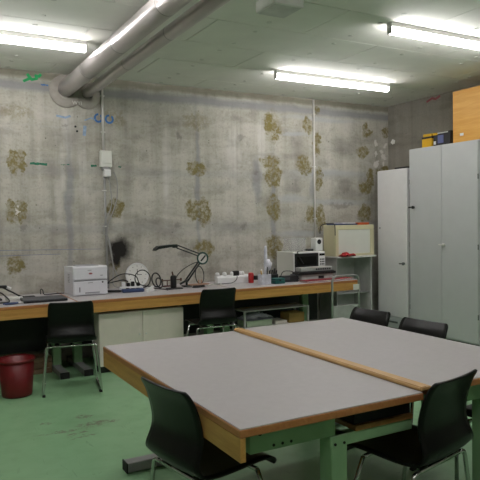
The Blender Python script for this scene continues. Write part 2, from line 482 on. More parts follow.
def stroke(pts, wd, m, name='paint_scribble', wall='back'):
    mb = MB()
    for q, ((a, b), (c, d)) in enumerate(zip(pts, pts[1:])):
        dx, dz = c-a, d-b; L = math.hypot(dx, dz) or 1; nx, nz = -dz/L*wd/2, dx/L*wd/2
        ex, ez = dx/L*wd*.3, dz/L*wd*.3
        poly = [(a+nx-ex, b+nz-ez), (a-nx-ex, b-nz-ez), (c-nx+ex, d-nz+ez), (c+nx+ex, d+nz+ez)]
        if wall == 'back': mb.prism(poly, Y1-.0012-.0003*q, Y1+.001, 'Y')
        else: mb.prism(poly, X1-.0012-.0003*q, X1+.001, 'X')
    return mb.build(name, m, wall_back if wall == 'back' else wall_right)
stroke([(1.13, 2.99), (1.19, 3.02), (1.17, 3.06), (1.21, 3.01), (1.26, 3.025), (1.25, 3.055), (1.285, 3.05), (1.30, 3.07)], .028, 'paint_green')
stroke([(1.46, 2.65), (1.55, 2.635), (1.60, 2.655)], .022, 'paint_paleblue')
stroke([(1.76, 2.62), (1.83, 2.65), (1.87, 2.63)], .015, 'paint_paleblue')
stroke([(1.76, 2.55), (1.75, 2.46)], .035, 'paint_paleblue')
stroke([(X0, 1.238), (.85, 1.221), (1.4, 1.209), (1.9, 1.199)], .005, 'pencil_blue', 'pencil_line')
stroke([(X0, 1.17), (.85, 1.164), (1.46, 1.16)], .005, 'pencil_blue', 'pencil_line')
stroke([(5.95, 3.04), (5.86, 3.07), (5.80, 3.05), (5.73, 3.075)], .03, 'paint_red', wall='right')
def wall_patch(y, z, ry, rz):
    rr = random.Random(int(y*999)); n = 14
    mark('paint_dab', 'paper', wall_right, [(y+math.cos(2*PI*i/n)*ry*(.8+.35*rr.random()), z+math.sin(2*PI*i/n)*rz*(.8+.35*rr.random())) for i in range(n)], 'right')
wall_patch(6.60, 2.585, .045, .035)

# anchor holes in the wall below the ducts
for hx, hz in ((1.655, 2.545), (1.672, 2.495)):
    MB().rod((hx, Y1-.003, hz), (hx, Y1+.01, hz), .012, 10).build('anchor_hole', 'rubber', wall_back)

# ------------------------------------------------------------------ pipes under the ceiling
def pipe(name, label, xc, zc, r, seams):
    t = thing(name, label, 'pipe', (xc, Y1, zc))
    ys = [Y0-Y1+.02] + seams + [-.001]
    for a, b in zip(ys, ys[1:]):
        MB().lathe([(r*.98, a), (r, a+.004), (r, b-.004), (r*.98, b)], axis='Y', seg=32).build('jacket_segment', 'jacket', t)
    for s_ in seams:
        MB().lathe([(r*.985, s_-.006), (r*1.008, s_-.004), (r*1.008, s_+.004), (r*.985, s_+.006)], axis='Y', seg=32, cap=False).build('jacket_band', 'jacket_seam', t)
    return t
pipe('insulated_pipe', 'thick metal-jacketed pipe running under the ceiling into the back wall', 1.56, 2.945, .085, [-7.9, -6.9, -5.9, -4.9, -3.9, -2.9, -1.9, -.95])
pipe('insulated_pipe', 'thinner metal-jacketed pipe running alongside the thick one', 1.79, 2.918, .055, [-7.4, -6.4, -5.4, -4.4, -3.4, -2.4, -1.4])
# mortar patch in the wall around both pipes
mp = MB()
for xc, zc, r in ((1.56, 2.93, .085), (1.79, 2.90, .055)):
    co = r + .092
    mp.lathe([(r*1.03, -.03), (r*1.2, -.027), (co*.93, -.018), (co, -.004), (co, .001)], (xc, Y1, zc-.012), 'Y', 36, cap=False)
mp.build('mortar_patch', 'mortar', wall_back)
# tiny white lettering painted on the collar
def text_mesh(name, s, size, m, loc, rot, parent=None):
    c = bpy.data.curves.new(name, 'FONT'); c.body = s; c.size = size; c.extrude = .0008
    c.align_x = 'CENTER'; c.align_y = 'CENTER'
    o = bpy.data.objects.new(name, c); COL.objects.link(o)
    bpy.context.view_layer.update()
    me = bpy.data.meshes.new_from_object(o.evaluated_get(bpy.context.evaluated_depsgraph_get()))
    bpy.data.objects.remove(o)
    me.materials.clear(); me.materials.append(MATS[m])
    o = bpy.data.objects.new(name, me); COL.objects.link(o)
    o.location = loc; o.rotation_euler = rot
    if parent: o.parent = parent
    return o
text_mesh('painted_lettering', 'WYI', .055, 'paper', (1.672, Y1-.032, 2.795), (PI/2, 0, 0), wall_back)

# ------------------------------------------------------------------ lights
def batten_light(label, xa, xb, yc, group=None):
    L = xb-xa
    t = thing('fluorescent_light', label, 'light', (xa, yc, ZC), 0, group)
    MB().box(.0, L, -.032, .032, -.040, -.001, .003).build('housing', 'fixture_white', t)
    for e in (0.0, L-.010):
        MB().box(e, e+.010, -.030, .030, -.094, -.040, .004).build('end_cap', 'fixture_grey', t)
    MB().prism([(-.029, -.040), (-.031, -.055), (-.026, -.080), (-.013, -.093), (.013, -.093), (.026, -.080), (.031, -.055), (.029, -.040)], .010, L-.010, 'X').build('tube_diffuser', 'tube', t)
    return t
batten_light('lit fluorescent tube fitting beside the thick ceiling pipe, near the back wall', -.14, 1.45, 5.42)
batten_light('lit fluorescent tube fitting above the workbench lamp and microwave', 3.52, 5.11, 5.56)
batten_light('lit fluorescent tube fitting over the far table, in front of the grey cabinet', 3.52, 5.15, 3.81)
batten_light('lit fluorescent tube fitting over the open floor beside the tables', -.14, 1.45, 3.72)
batten_light('lit fluorescent tube fitting over the open floor before the near table end', -.14, 1.45, .35)
batten_light('lit fluorescent tube fitting on the ceiling beyond the end of the far table', 3.52, 5.15, .35)
# ceiling box
t = thing('ceiling_box', 'pale grey rectangular box fixed to the ceiling beside the pipes', 'box', (2.43, 3.78, ZC))
B(-.125, .125, -.14, .12, -.085, -.001, .006).build('housing', 'fixture_white', t)
B(-.11, .11, -.125, .105, -.089, -.083, .003).build('cover', 'sheet_light', t)
MB().rod((.09, .125, -.02), (.09, .125, -.001), .02).build('cable_gland', 'paper', t)

# ------------------------------------------------------------------ wall conduits and box
t = thing('conduit', 'bright steel conduit running from ceiling down to the switch box', 'conduit', (1.955, Y1, 0))
MB().tube([(0, -.016, 3.09), (0, -.016, 2.293)], .014, 10).build('upper_pipe', 'galv', t)
MB().tube([(.005, -.014, 2.02), (.01, -.014, 1.4), (.02, -.014, .76)], .012, 10).build('lower_pipe', 'grey_plastic', t)
for z in (2.9, 2.5, 1.85, 1.45): B(-.022, .026, -.026, -.001, z-.007, z+.007, .003).build('clip', 'galv', t)
t = thing('switch_box', 'pale wall switch box with a plug below it on the steel conduit', 'switch box', (1.972, Y1, 2.14))
B(-.065, .065, -.07, -.001, -.03, .15, .008).build('enclosure', 'beige_panel', t)
B(-.055, .055, -.078, -.068, .005, .13, .004).build('cover', 'beige_panel', t)
B(-.045, .045, -.075, -.002, -.065, -.03, .006).build('socket', 'grey_plastic', t)
B(-.035, .04, -.10, -.03, -.14, -.06, .006).build('plug', 'white_plastic', t)
t = thing('conduit', 'bright steel conduit running down the back wall behind the microwave', 'conduit', (4.83, Y1, 0))
MB().tube([(0, -.015, 3.09), (0, -.015, .8)], .013, 10).build('pipe', 'galv', t)
for z in (2.9, 2.2, 1.5): B(-.024, .024, -.026, -.001, z-.007, z+.007, .003).build('clip', 'galv', t)
tag(MB().tube(smooth_path([(2.06, 6.66, 2.06), (2.10, 6.67, 1.95), (2.09, 6.67, 1.75), (2.02, 6.67, 1.55), (1.97, 6.66, 1.42), (2.0, 6.66, 1.2), (2.05, 6.65, .95), (2.14, 6.62, .80), (2.24, 6.55, .765)]), .006, 6).build('wall_cable', 'grey_plastic'), 'thin grey cable hanging from the switch box to the bench', 'cable')
tag(MB().tube(smooth_path([(2.005, 6.67, 2.0), (2.03, 6.67, 1.7), (1.95, 6.66, 1.5), (1.93, 6.66, 1.38), (1.99, 6.66, 1.3), (2.03, 6.66, 1.0), (2.02, 6.64, .8), (2.08, 6.55, .764)]), .006, 6).build('wall_cable', 'grey_plastic'), 'grey cable looping close beside the conduit below the switch box', 'cable')

# ------------------------------------------------------------------ tables and benches (one pattern)
TL, TW, TH = 1.72, .90, .75
def make_table(name, label, cat, loc, rz, group=None, under_panel=False, tray=False, aprons=(1, 1), inset=(.064, .064), foot=(.36, .36)):
    """long axis local x (centre at origin), front = local -y"""
    t = thing(name, label, cat, loc, rz, group)
    hl, hw = TL/2, TW/2
    le = .010 if under_panel else .004
    B(-hl+le, hl-le, -hw+.004, hw-.004, TH-.006, TH, .001).build('laminate_surface', 'laminate', t)
    B(-hl, hl, -hw, hw, TH-.034, TH-.004, .003).build('tabletop_edge', 'edge_wood', t)
    if aprons[0]: B(-hl+.001, hl-.001, -hw+.001, -hw+.023, TH-.122, TH-.034).build('apron', 'apron_wood_x', t)
    if aprons[1]: B(-hl+.001, hl-.001, hw-.023, hw-.001, TH-.122, TH-.034).build('apron', 'apron_wood_x', t)
    for sx in (-1, 1):
        xe = sx*(hl-inset[0 if sx < 0 else 1])
        xa, xb = sorted((xe, xe-sx*.085))
        leg = B(xa, xb, .005, .085, .06, .62, .004).build('leg', 'steel_green', t)
        for by in (.022, .068):
            MB().rod((xe+sx*.004, by, .585), (xe-sx*.01, by, .585), .006, 8).build('bolt', 'bolt', leg)
        # upper beam: one half fixed high under the top, the other half a lower rail
        bm_ = B(min(xe, xe-sx*.05), max(xe, xe-sx*.05), -(hw-.075), .025, .622, .714, .003).build('cross_beam', 'steel_green', t)
        for hy in (-.33, -.27, -.23, -.19):
            MB().rod((xe+sx*.002, hy, .64 if hy > -.3 else .695), (xe-sx*.006, hy, .64 if hy > -.3 else .695), .006 if hy > -.3 else .009, 8).build('bolt_hole', 'bolt', bm_)
        B(min(xe-sx*.002, xe-sx*.045), max(xe-sx*.002, xe-sx*.045), -.0, hw-.004, .572, .62, .003).build('lower_rail', 'steel_green', t)
        ft = B(min(xe-sx*.01, xe-sx*.09), max(xe-sx*.01, xe-sx*.09), -foot[0], foot[1], .004, .062, .004).build('foot', 'steel_foot', t)
        for sy in (-1, 1):
            B(min(xe-sx*.006, xe-sx*.094), max(xe-sx*.006, xe-sx*.094), sy*foot[0 if sy < 0 else 1], sy*(foot[0 if sy < 0 else 1]+.008), .002, .064, .002).build('end_cap', 'rubber', ft)
    for yy in (-.25, .25):
        B(-hl+.1, hl-.1, yy-.02, yy+.02, .672, .714).build('long_rail', 'steel_green', t)
    if tray:
        B(-hl+.075, hl-.075, .13, hw-.008, .644, .713).build('void_shade_block', 'rubber', t)  # black block added to stand in for the shaded void above the tray
        B(-hl+.06, hl-.06, .125, hw-.006, .622, .642).build('tray_board', 'tray_wood', t)
    if under_panel:
        B(-hl+.1, hl-.1, .30, .32, .17, .62).build('dark_under_panel', 'black_plastic', t)  # plain black panel set in under the bench, towards the wall
    return t
# benches along the back wall: front = -Y
BY = 5.79 + TW/2
make_table('workbench', 'long wood-fronted workbench carrying the closed laptop', 'workbench', (.55, BY, 0), 0, under_panel=True)
make_table('workbench', 'wood-fronted workbench carrying the white laser printer and lamp', 'workbench', (2.27, BY, 0), 0, under_panel=True)
make_table('workbench', 'wood-fronted workbench carrying the microwave', 'workbench', (3.99, BY, 0), 0, under_panel=True, inset=(.064, .45))
# two tables in the middle: long axis along Y; local -y faces -X (left)
def rot_table(label, xc, yc, **kw):
    return make_table('work_table', label, 'table', (xc, yc, 0), -PI/2, **kw)
rot_table('grey-topped work table on green steel legs nearer the red bin', 1.475, 1.886+TL/2, tray=True, aprons=(1, 0), foot=(.36, .20))
rot_table('grey-topped work table between the wooden batten and the grey cabinet', 1.985+TW/2, 1.925+TL/2, aprons=(0, 1), foot=(.12, .36))
t = thing('wooden_batten', 'long pale wooden batten lying over the joint between the two tables', 'batten', (1.953, 1.90, .75))
B(-.032, .032, 0, 1.70, .0005, .016, .003).build('strip', 'batten_wood', t)
B(-.029, .003, .001, 1.699, .0155, .019, .001).build('ridge', 'batten_wood', t)

# ------------------------------------------------------------------ chairs
def make_chair():
    t = thing('stacking_chair', '', 'chair')
    prof = [(.232, .420), (.225, .438), (.205, .452), (.15, .459), (.05, .452), (-.05, .446), (-.12, .447), (-.168, .458), (-.196, .486),
            (-.202, .518), (-.193, .552), (-.181, .588), (-.176, .622), (-.180, .66), (-.191, .71), (-.207, .76), (-.226, .797), (-.234, .812)]
    half = [.185, .200, .208, .212, .213, .213, .212, .211, .210,
            .204, .198, .195, .194, .194, .193, .190, .184, .170]
    bow = [0, 0, .003, .006, .009, .010, .011, .012, .013, .014, .015, .016, .016, .016, .015, .013, .011, .009]
    rows = []; M = 12
    # densify along the profile
    pts = smooth_path([(p[0], p[1], 0) for p in prof], 3); hh = smooth_path([(h, b, 0) for h, b in zip(half, bow)], 3)
    for i, (p, h) in enumerate(zip(pts, hh)):
        a = pts[max(i-1, 0)]; b = pts[min(i+1, len(pts)-1)]
        tg = (b-a).normalized(); nv = Vector((tg.y, -tg.x))        # towards the sitter
        if nv.y < 0 and abs(nv.y) > abs(nv.x): nv = -nv
        if nv.x < 0 and abs(nv.x) >= abs(nv.y): nv = -nv
        row_ = []
        for j in range(M+1):
            u = -1+2*j/M
            off = h.y*(abs(u)**2.2)
            row_.append((h.x*u, p.x+nv.x*off, p.y+nv.y*off))
        rows.append(row_)
    MB().grid(rows, .011).build('shell', 'chair_shell', t)
    r = .0105
    for s in (-1, 1):
        # runner: up the front leg, along the floor, up the rear leg
        pth = fillet([(s*.19, .13, .425), (s*.22, .185, .22), (s*.235, .215, .012), (s*.248, -.17, .012), (s*.228, -.155, .25), (s*.212, -.14, .424), (s*.16, -.138, .426)], .045)
        MB().tube(pth, r, 8).build('leg_frame', 'chrome', t)
        for yy in (.19, -.15):
            B(s*.24-.013, s*.24+.013, yy-.02, yy+.02, .0, .016, .003).build('glide', 'rubber', t)
    for yy, zz in ((.13, .425), (-.138, .426)):
        MB().tube([(-.19 if yy > 0 else -.165, yy, zz), (.19 if yy > 0 else .165, yy, zz)], r, 8).build('cross_tube', 'chrome', t)
    for s in (-1, 1):
        MB().box(s*.12-.02, s*.12+.02, -.145, .145, .430, .442, .002).build('mounting_plate', 'bolt', t)
    return t
CH = [
 ((1.265, 5.47, 0), -11, 'black moulded chair with chrome legs pushed under bench beside the red bin'),
 ((2.735, 5.615, 0), -3, 'black moulded chair with chrome legs pushed under bench beside the cream cupboard'),
 ((1.135, 2.40, 0), -80, 'black moulded chair pushed under the side of the table nearer the red bin'),
 ((1.99, 2.025, 0), 13, 'black moulded chair standing at the table ends, over the end of the wooden batten'),
 ((2.80, 3.45, 0), 95, 'black moulded chair tucked under the far table with its back to the white cabinet'),
 ((2.765, 2.89, 0), 95, 'black moulded chair tucked under the far table with its back to the grey cabinet'),
]
proto = make_chair()
for i, (loc, rz, lab) in enumerate(CH):
    c = proto if i == 0 else copy_tree(proto)
    c.location = loc; c.rotation_euler = (0, 0, R(rz)); c['label'] = lab; c['group'] = 'black moulded stacking chairs'
# tubular armchair, cut by the frame
t = thing('tubular_armchair', 'black chair with chrome tubular arm loops beside the moulded chair at the table end', 'chair', (2.80, 2.07, 0), R(4))
B(-.22, .22, -.20, .22, .44, .48, .018, seg=2).build('seat', 'chair_shell', t)
MB().grid([[(x, -.235+.35*x*x - .16*(z-.5), z) for x in (-.2, -.1, 0, .1, .2)] for z in (.56, .64, .72, .80)], .025).build('backrest', 'chair_shell', t)
for s in (-1, 1):
    MB().tube(fillet([(s*.25, -.27, .001), (s*.25, -.26, .3), (s*.25, -.24, .655), (s*.25, .18, .655), (s*.25, .2, .40), (s*.24, .21, .001)], .08), .011, 8).build('arm_loop', 'chrome', t)
    B(s*.25-.018, s*.25+.018, -.12, .12, .662, .685, .006).build('arm_pad', 'black_plastic', t)
    MB().tube([(s*.20, -.19, .46), (s*.19, -.25, .62)], .011, 8).build('back_bracket', 'chrome', t)
for yy in (-.15, .15): MB().tube([(-.25, yy if yy > 0 else -.26, .42 if yy > 0 else .35), (.25, yy if yy > 0 else -.26, .42 if yy > 0 else .35)], .011, 8).build('cross_tube', 'chrome', t)

# ------------------------------------------------------------------ red bin and crate
t = thing('waste_bin', 'dark red plastic waste bin beside the chair by the bench', 'bin', (.812, 5.565, 0))
MB().lathe([(.118, .004), (.122, .0), (.128, .02), (.150, .315), (.143, .315), (.122, .02), (.02, .012)], seg=32).build('body', 'red_plastic', t)
MB().lathe([(.146, .300), (.158, .302), (.160, .318), (.153, .326), (.143, .322)], seg=32, cap=False).build('rim', 'red_plastic', t)
t = thing('wooden_crate', 'low brown wooden crate on the floor behind the red bin', 'crate', (1.125, 6.3, 0))
for zz in (0.001, .06, .118): B(-.12, .12, -.09, -.075, zz, zz+.05).build('slat', 'crate_wood', t)
for zz in (0.001, .06, .118): B(-.12, .12, .075, .09, zz, zz+.05).build('slat', 'crate_wood', t)
for s in (-1, 1): B(s*.105-.012, s*.105+.012, -.075, .075, .001, .168).build('end_board', 'crate_wood', t)

# ------------------------------------------------------------------ cupboard below the bench
t = thing('cupboard', 'low cream two-door cupboard standing under the bench', 'cupboard', (2.08, 5.86, 0))
B(-.45, .45, .02, .20, .07, .60, .003).build('body', 'cab_cream', t)
B(-.43, .43, .06, .20, 0, .07).build('plinth', 'black_plastic', t)
for s in (-1, 1):
    d = B(min(s*.003, s*.448), max(s*.003, s*.448), .0, .019, .075, .595, .002).build('door', 'cab_cream', t)
    MB().rod((s*.035, -.006, .36), (s*.035, .004, .36), .009, 10).build('lock', 'galv', d)
# keep clear of bench legs: body is shallow behind the doors

# ------------------------------------------------------------------ shelf trolley below the bench
t = thing('shelf_unit', 'low open white shelf unit under the bench with boxes', 'shelf', (3.80, 6.02, 0))
for zz in (.10, .26, .455): B(-.44, .44, 0, .12 if False else .30, zz-.012, zz, .001).build('shelf_board', 'sheet_light', t)
for s in (-1, 1):
    for yy in (0, .28): B(s*.44-.01, s*.44+.01, yy, yy+.02, 0, .456).build('post', 'sheet_light', t)
tag(B(3.40, 3.74, 6.05, 6.28, .261, .335, .004).build('document_box', 'pale_green'), 'pale green flat box on the low shelf unit', 'box')
bag = []
for i in range(9):
    rr = random.Random(i); v = i/8
    bag.append([(3.385 + .38*j/10, 6.04 + .24*v, .337 + (.062+.022*math.sin(j*1.7+i*1.3))*math.sin(PI*min(max(j/10, .04), .96))**.5*math.sin(PI*min(max(v, .05), .95))**.4) for j in range(11)])
bag += [[(x, y, .336) for x, y, z in bag[-1]], [(x, y, .336) for x, y, z in bag[0]]]
tag(MB().grid(bag).build('plastic_bag', 'bag'), 'crumpled translucent plastic bag on the pale green box', 'bag')
tag(B(3.98, 4.20, 6.05, 6.25, .261, .375, .004).build('cardboard_box', 'cardboard'), 'small brown cardboard box on the low shelf unit', 'box')
tag(B(3.79, 3.95, 6.05, 6.26, .261, .30, .004).build('storage_tray', 'cab_cream'), 'low cream tray between the green and brown boxes', 'tray')

# ------------------------------------------------------------------ platform trolley
t = thing('platform_trolley', 'grey tubular trolley with sheet panel standing at the bench end', 'trolley', (4.475, 5.6, 0))
MB().tube(fillet([(-.195, 0, .14), (-.195, 0, .83), (.195, 0, .83), (.195, 0, .14)], .08, 7), .014, 10).build('handle', 'tube_grey', t)
B(-.18, .18, -.006, .006, .2, .49, .002).build('panel', 'sheet_grey', t)
B(-.21, .21, -.02, .16, .115, .14, .004).build('deck', 'sheet_grey', t)
for sx in (-1, 1):
    for yy in (.01, .13):
        MB().rod((sx*.17-.014, yy, .05), (sx*.17+.014, yy, .05), .05, 16).build('wheel', 'rubber', t)
B(-.02+.12, .18, -.021, -.0145, .66, .725).build('paper_tag', 'paper', t)

# ------------------------------------------------------------------ open cabinet and beige box
t = thing('open_cabinet', 'grey open-fronted sheet cabinet between bench and white cabinet', 'cabinet', (4.89, 6.30, 0))
B(0, .018, 0, .37, 0, .985).build('side_panel', 'sheet_grey', t)
B(.575, .593, 0, .37, 0, .985).build('side_panel', 'sheet_light', t)
B(.018, .575, .352, .37, 0, .985).build('back_panel', 'sheet_light', t)
B(.018, .575, .02, .352, .06, .08).build('bottom_board', 'sheet_grey', t)
B(.018, .575, .03, .352, .50, .515).build('shelf_board', 'sheet_grey', t)
poly = [(-.03, .36), (.625, .36)] + [(.625-.655*i/12, -.06-.07*math.sin(PI*i/12)) for i in range(13)]
MB().prism(poly, .986, 1.004).build('top', 'sheet_light', t)
t = thing('beige_box', 'beige box with a framed white front panel on the open cabinet', 'box', (4.875, 6.29, 1.005))
B(0, .64, .012, .27, 0, .405, .006).build('body', 'beige', t)
for a in ((.0, .64, .345, .405), (.0, .64, 0, .03), (.0, .045, .03, .345), (.575, .64, .03, .345)):
    B(a[0], a[1], 0, .014, a[2], a[3], .003).build('front_frame', 'beige', t)
B(.045, .575, .006, .013, .03, .345).build('front_panel', 'beige_panel', t)
tag(B(4.90, 5.26, 6.32, 6.52, 1.411, 1.428, .003).build('magazine', 'blue'), 'blue magazine lying on the beige box', 'magazine')
tag(B(5.0, 5.22, 6.31, 6.50, 1.429, 1.442, .003).build('magazine', 'bag'), 'pale magazine lying on the blue one on the beige box', 'magazine')
tag(B(5.27, 5.46, 6.32, 6.50, 1.411, 1.440, .004).build('paper_packet', 'orange'), 'orange packet lying on the beige box', 'packet')
# red glove
gl = MB()
gv = []
for i in range(7):
    v = i/6; gv.append([(4.90+.15*j/8, 6.175+.10*v, 1.005+(.045+.022*math.sin(j*2.1+i))*math.sin(PI*min(max(j/8, .06), .94))**.6*math.sin(PI*min(max(v, .06), .94))**.5) for j in range(9)])
gv += [[(x, y, 1.005) for x, y, z in gv[-1]], [(x, y, 1.005) for x, y, z in gv[0]]]
gl.grid(gv)
for q in range(4): gl.tube(smooth_path([(5.03, 6.19+.022*q, 1.02), (5.07, 6.185+.024*q, 1.035-.004*q), (5.105, 6.18+.026*q, 1.016)], 4), .011, 8)
tag(gl.build('glove', 'red'), 'crumpled red work glove on the open cabinet top', 'glove')
tag(MB().tube(smooth_path([(4.85, 6.6, 1.30), (4.85, 6.58, 1.40), (4.89, 6.53, 1.43), (4.89, 6.43, 1.435), (4.87, 6.33, 1.432), (4.845, 6.27, 1.40), (4.845, 6.265, 1.28)]), .006, 6).build('hanging_cable', 'dark_plastic'), 'dark cable hanging over the side of the beige box', 'cable')

# ------------------------------------------------------------------ tall cabinets on the right wall
def hinge(t, x, y, z): B(x-.012, x, y-.006, y+.006, z-.03, z+.03, .002).build('hinge', 'cab_dark', t)
CX = 5.65
t = thing('steel_cabinet', 'tall grey two-door steel cabinet with boxes on top', 'cabinet', (CX, 4.705, 0))
B(.02, .48, 0, 1.065, .03, 2.365, .004).build('body', 'cab_grey', t)
B(.03, .47, .02, 1.045, 0, .03).build('plinth', 'black_plastic', t)
for ya, yb in ((.004, .5305), (.5345, 1.061)):
    d = B(0, .019, ya, yb, .05, 2.36, .003).build('door', 'cab_grey', t)
for z in (.35, 1.15, 1.95):
    hinge(t, .012, .004, z)
    hinge(t, .012, 1.061, z)
def lever(t, y, z, m):
    MB().rod((-.006, y, z), (0, y, z), .016, 12).build('lock_plate', m, t)
    MB().rod((-.035, y, z), (-.006, y, z), .009, 10).box(-.046, -.032, y-.012, y+.055, z-.009, z+.009, .004).lathe([(.006, -.052), (.020, -.046), (.020, -.034), (.006, -.030)], (0, y-.018, z), 'X', 14).build('handle', m, t)
lever(t, .985, 1.625, 'black_plastic')
lever(t, .49, 1.165, 'galv')
t = thing('steel_cabinet', 'tall white single-door cabinet, lower than the grey one beside it', 'cabinet', (CX, 5.79, 0))
B(.02, .48, .022, .575, .03, 2.135, .004).build('body', 'cab_white', t)
B(.03, .47, .03, .555, 0, .03).build('plinth', 'black_plastic', t)
B(0, .019, .022, .575, .19, 2.13, .003).build('door', 'cab_white', t)
d = B(0, .019, .022, .575, .04, .18, .003).build('drawer', 'cab_grey', t)
B(-.006, 0, .2, .38, .10, .125, .003).build('drawer_pull', 'cab_dark', d)
lever(t, .075, .90, 'cab_dark')
MB().rod((-.004, .53, 1.36), (0, .53, 1.36), .01, 10).build('keyhole', 'cab_dark', t)
tag(B(5.675, 5.95, 5.84, 6.06, 2.136, 2.156, .002).build('thin_sheet', 'dark_plastic'), 'thin dark sheet lying on the white cabinet', 'sheet')

# boxes on the grey cabinet
t = thing('cardboard_carton', 'yellow carton with dark lid band on the grey cabinet', 'box', (5.70, 5.44, 2.366))
B(0, .16, 0, .155, 0, .13, .003).build('carton', 'yellow', t)
B(-.002, .162, -.002, .157, .105, .13, .002).build('band', 'dark_plastic', t)
B(.01, .15, .01, .145, .13, .165, .003).build('flap', 'yellow', t)
t = thing('cardboard_carton', 'dark carton with violet and white labels beside the yellow one', 'box', (5.72, 5.165, 2.366))
B(0, .22, 0, .265, 0, .165, .003).build('carton', 'dark_plastic', t)
B(-.003, 0, .10, .19, .03, .125).build('label_panel', 'violet', t)
B(-.003, 0, .22, .255, .02, .06).build('label_sticker', 'paper', t)
B(-.003, 0, .03, .20, .145, .160).build('label_stripe', 'sheet_light', t)
B(-.003, 0, .19, .265, .135, .162).build('label_stripe', 'yellow', t)
t = thing('plywood_box', 'large plywood box standing on the grey cabinet', 'box', (5.68, 4.53, 2.366))
B(.012, .42, 0, .555, .0, .58).build('core', 'plywood', t)
B(0, .012, 0, .555, 0, .585, .002).build('front_board', 'plywood', t)
B(.012, .432, .545, .557, 0, .585, .002).build('side_board', 'plywood', t)
B(.012, .432, -.002, .010, 0, .585, .002).build('side_board', 'plywood', t)
B(.0, .432, -.002, .557, .585, .597, .002).build('lid', 'plywood', t)
B(-.002, .0, .40, .45, .07, .10).build('sticker', 'paper', t)

# ------------------------------------------------------------------ printer
t = thing('laser_printer', 'white laser printer with paper tray on the bench', 'printer', (1.64, 6.16, .751))
W2 = .18
B(-W2, W2, .012, .40, .0, .255, .016, seg=2).build('body', 'printer_white', t)
MB().prism([(.0, .25), (.0, .285), (.03, .30), (.40, .285), (.40, .25)], -W2+.004, W2-.004, 'X').build('top_cover', 'printer_white', t)
B(-.11, .11, .08, .30, .291, .302, .003).build('output_recess', 'printer_grey', t)
d = B(-W2+.01, W2-.006, -.002, .014, .165, .262, .006, seg=2).build('front_cover', 'printer_white', t)
MB().prism([(.0+.019*math.cos(2*PI*i/20), .225+.009*math.sin(2*PI*i/20)) for i in range(20)], -.004, -.001, 'Y').build('badge', 'paint_red', d)
B(.10, .125, -.0045, -.001, .198, .206).build('badge_lettering', 'printer_grey', d)
B(-.03, .01, -.0045, -.001, .256, .262).build('latch', 'printer_grey', d)
B(-W2+.012, W2-.004, .003, .014, .150, .157).build('seam', 'printer_grey', t)
d = B(-W2+.01, W2-.006, -.001, .014, .01, .148, .006, seg=2).build('paper_tray', 'printer_white', t)
B(-.06, .09, -.005, -.0005, .022, .036, .002).build('tray_handle', 'printer_grey', d)
B(-.12, -.108, -.004, -.0005, .04, .09).build('fill_gauge', 'printer_grey', d)
B(-.03, .02, -.004, -.0005, .128, .134).build('tray_lettering', 'printer_grey', d)
B(.115, .13, -.004, -.0005, .125, .14).build('power_button', 'dark_plastic', d)
for i in range(6): B(-W2-.001, -W2+.003, .14, .22, .13+.016*i, .137+.016*i).build('vent', 'printer_grey', t)

# ------------------------------------------------------------------ laptop and clutter at the left
t = thing('laptop', 'closed dark grey laptop lying on the bench', 'laptop', (1.15, 5.885, .751), R(-2))
B(-.21, .19, 0, .28, 0.003, .018, .003).build('base', 'black_plastic', t)
B(-.21, .19, 0, .28, .0185, .029, .003).build('lid', 'laptop_grey', t)
for s in (-.17, .15): B(s-.02, s+.02, .28, .286, .005, .018, .002).build('hinge', 'black_plastic', t)
for s in (-.18, .16): B(s-.01, s+.01, .03, .05, 0, .003).build('rubber_foot', 'rubber', t)
def cable(label, pts, r=.005, m='black_plastic', name='cable', n=6, closed=False):
    return tag(MB().tube(smooth_path(pts, n, closed), r, 6, closed).build(name, m), label, 'cable')
ZB = .760
cable('black cord hooped up behind the closed laptop', [(1.21, 6.52, ZB), (1.205, 6.5, .80), (1.215, 6.5, .815), (1.225, 6.48, .80), (1.24, 6.46, ZB), (1.36, 6.48, ZB), (1.44, 6.47, ZB)], .005)
cable('black cable tangled on the bench left of the laptop', [(.55, 6.05, ZB), (.66, 6.12, .79), (.76, 6.18, .84), (.82, 6.16, .80), (.84, 6.08, ZB), (.76, 6.02, ZB), (.70, 6.04, ZB), (.62, 5.98, ZB)], .007)
cable('thick black lead lying behind the white adapter on the bench', [(.60, 6.44, .77), (.78, 6.45, .87), (.90, 6.42, .82), (1.0, 6.36, .765), (1.10, 6.30, .765)], .009)
t = thing('power_adapter', 'off-white power adapter lying on the bench near the laptop', 'adapter', (.90, 6.24, .751), R(12))
B(-.07, .05, -.03, .03, 0, .035, .006).build('body', 'beige_panel', t)
B(.05, .09, -.02, .02, .004, .03, .005).build('strain_relief', 'white_plastic', t)
tag(B(1.0, 1.10, 6.19, 6.25, .751, .785, .008).build('power_brick', 'black_plastic'), 'black power brick lying behind the closed laptop', 'adapter')
t = thing('desk_microscope', 'black desk tool with white tip at the bench edge of view', 'tool', (.74, 6.3, .751))
B(-.10, .06, -.04, .04, 0, .02, .004).build('base', 'dark_plastic', t)
MB().tube([(0, 0, .02), (.02, 0, .12)], .01).build('stem', 'black_plastic', t)
B(-.12, .11, -.02, .02, .12, .145, .005).build('head', 'black_plastic', t)
MB().rod((.11, 0, .125), (.15, 0, .11), .012, 10).build('tip', 'white_plastic', t)
t = thing('pliers', 'blue-handled pliers lying on the bench beside the laptop', 'pliers', (.87, 5.93, .752), R(15))
MB().tube(smooth_path([(-.10, -.012, .008), (-.03, -.022, .008), (.03, 0, .008)]), .008, 8).build('handle', 'blue', t)
MB().tube(smooth_path([(-.10, .03, .008), (-.03, .026, .008), (.03, 0, .008)]), .008, 8).build('handle', 'blue', t)
MB().box(.025, .08, -.012, .012, .002, .014, .004).build('jaw', 'galv', t)

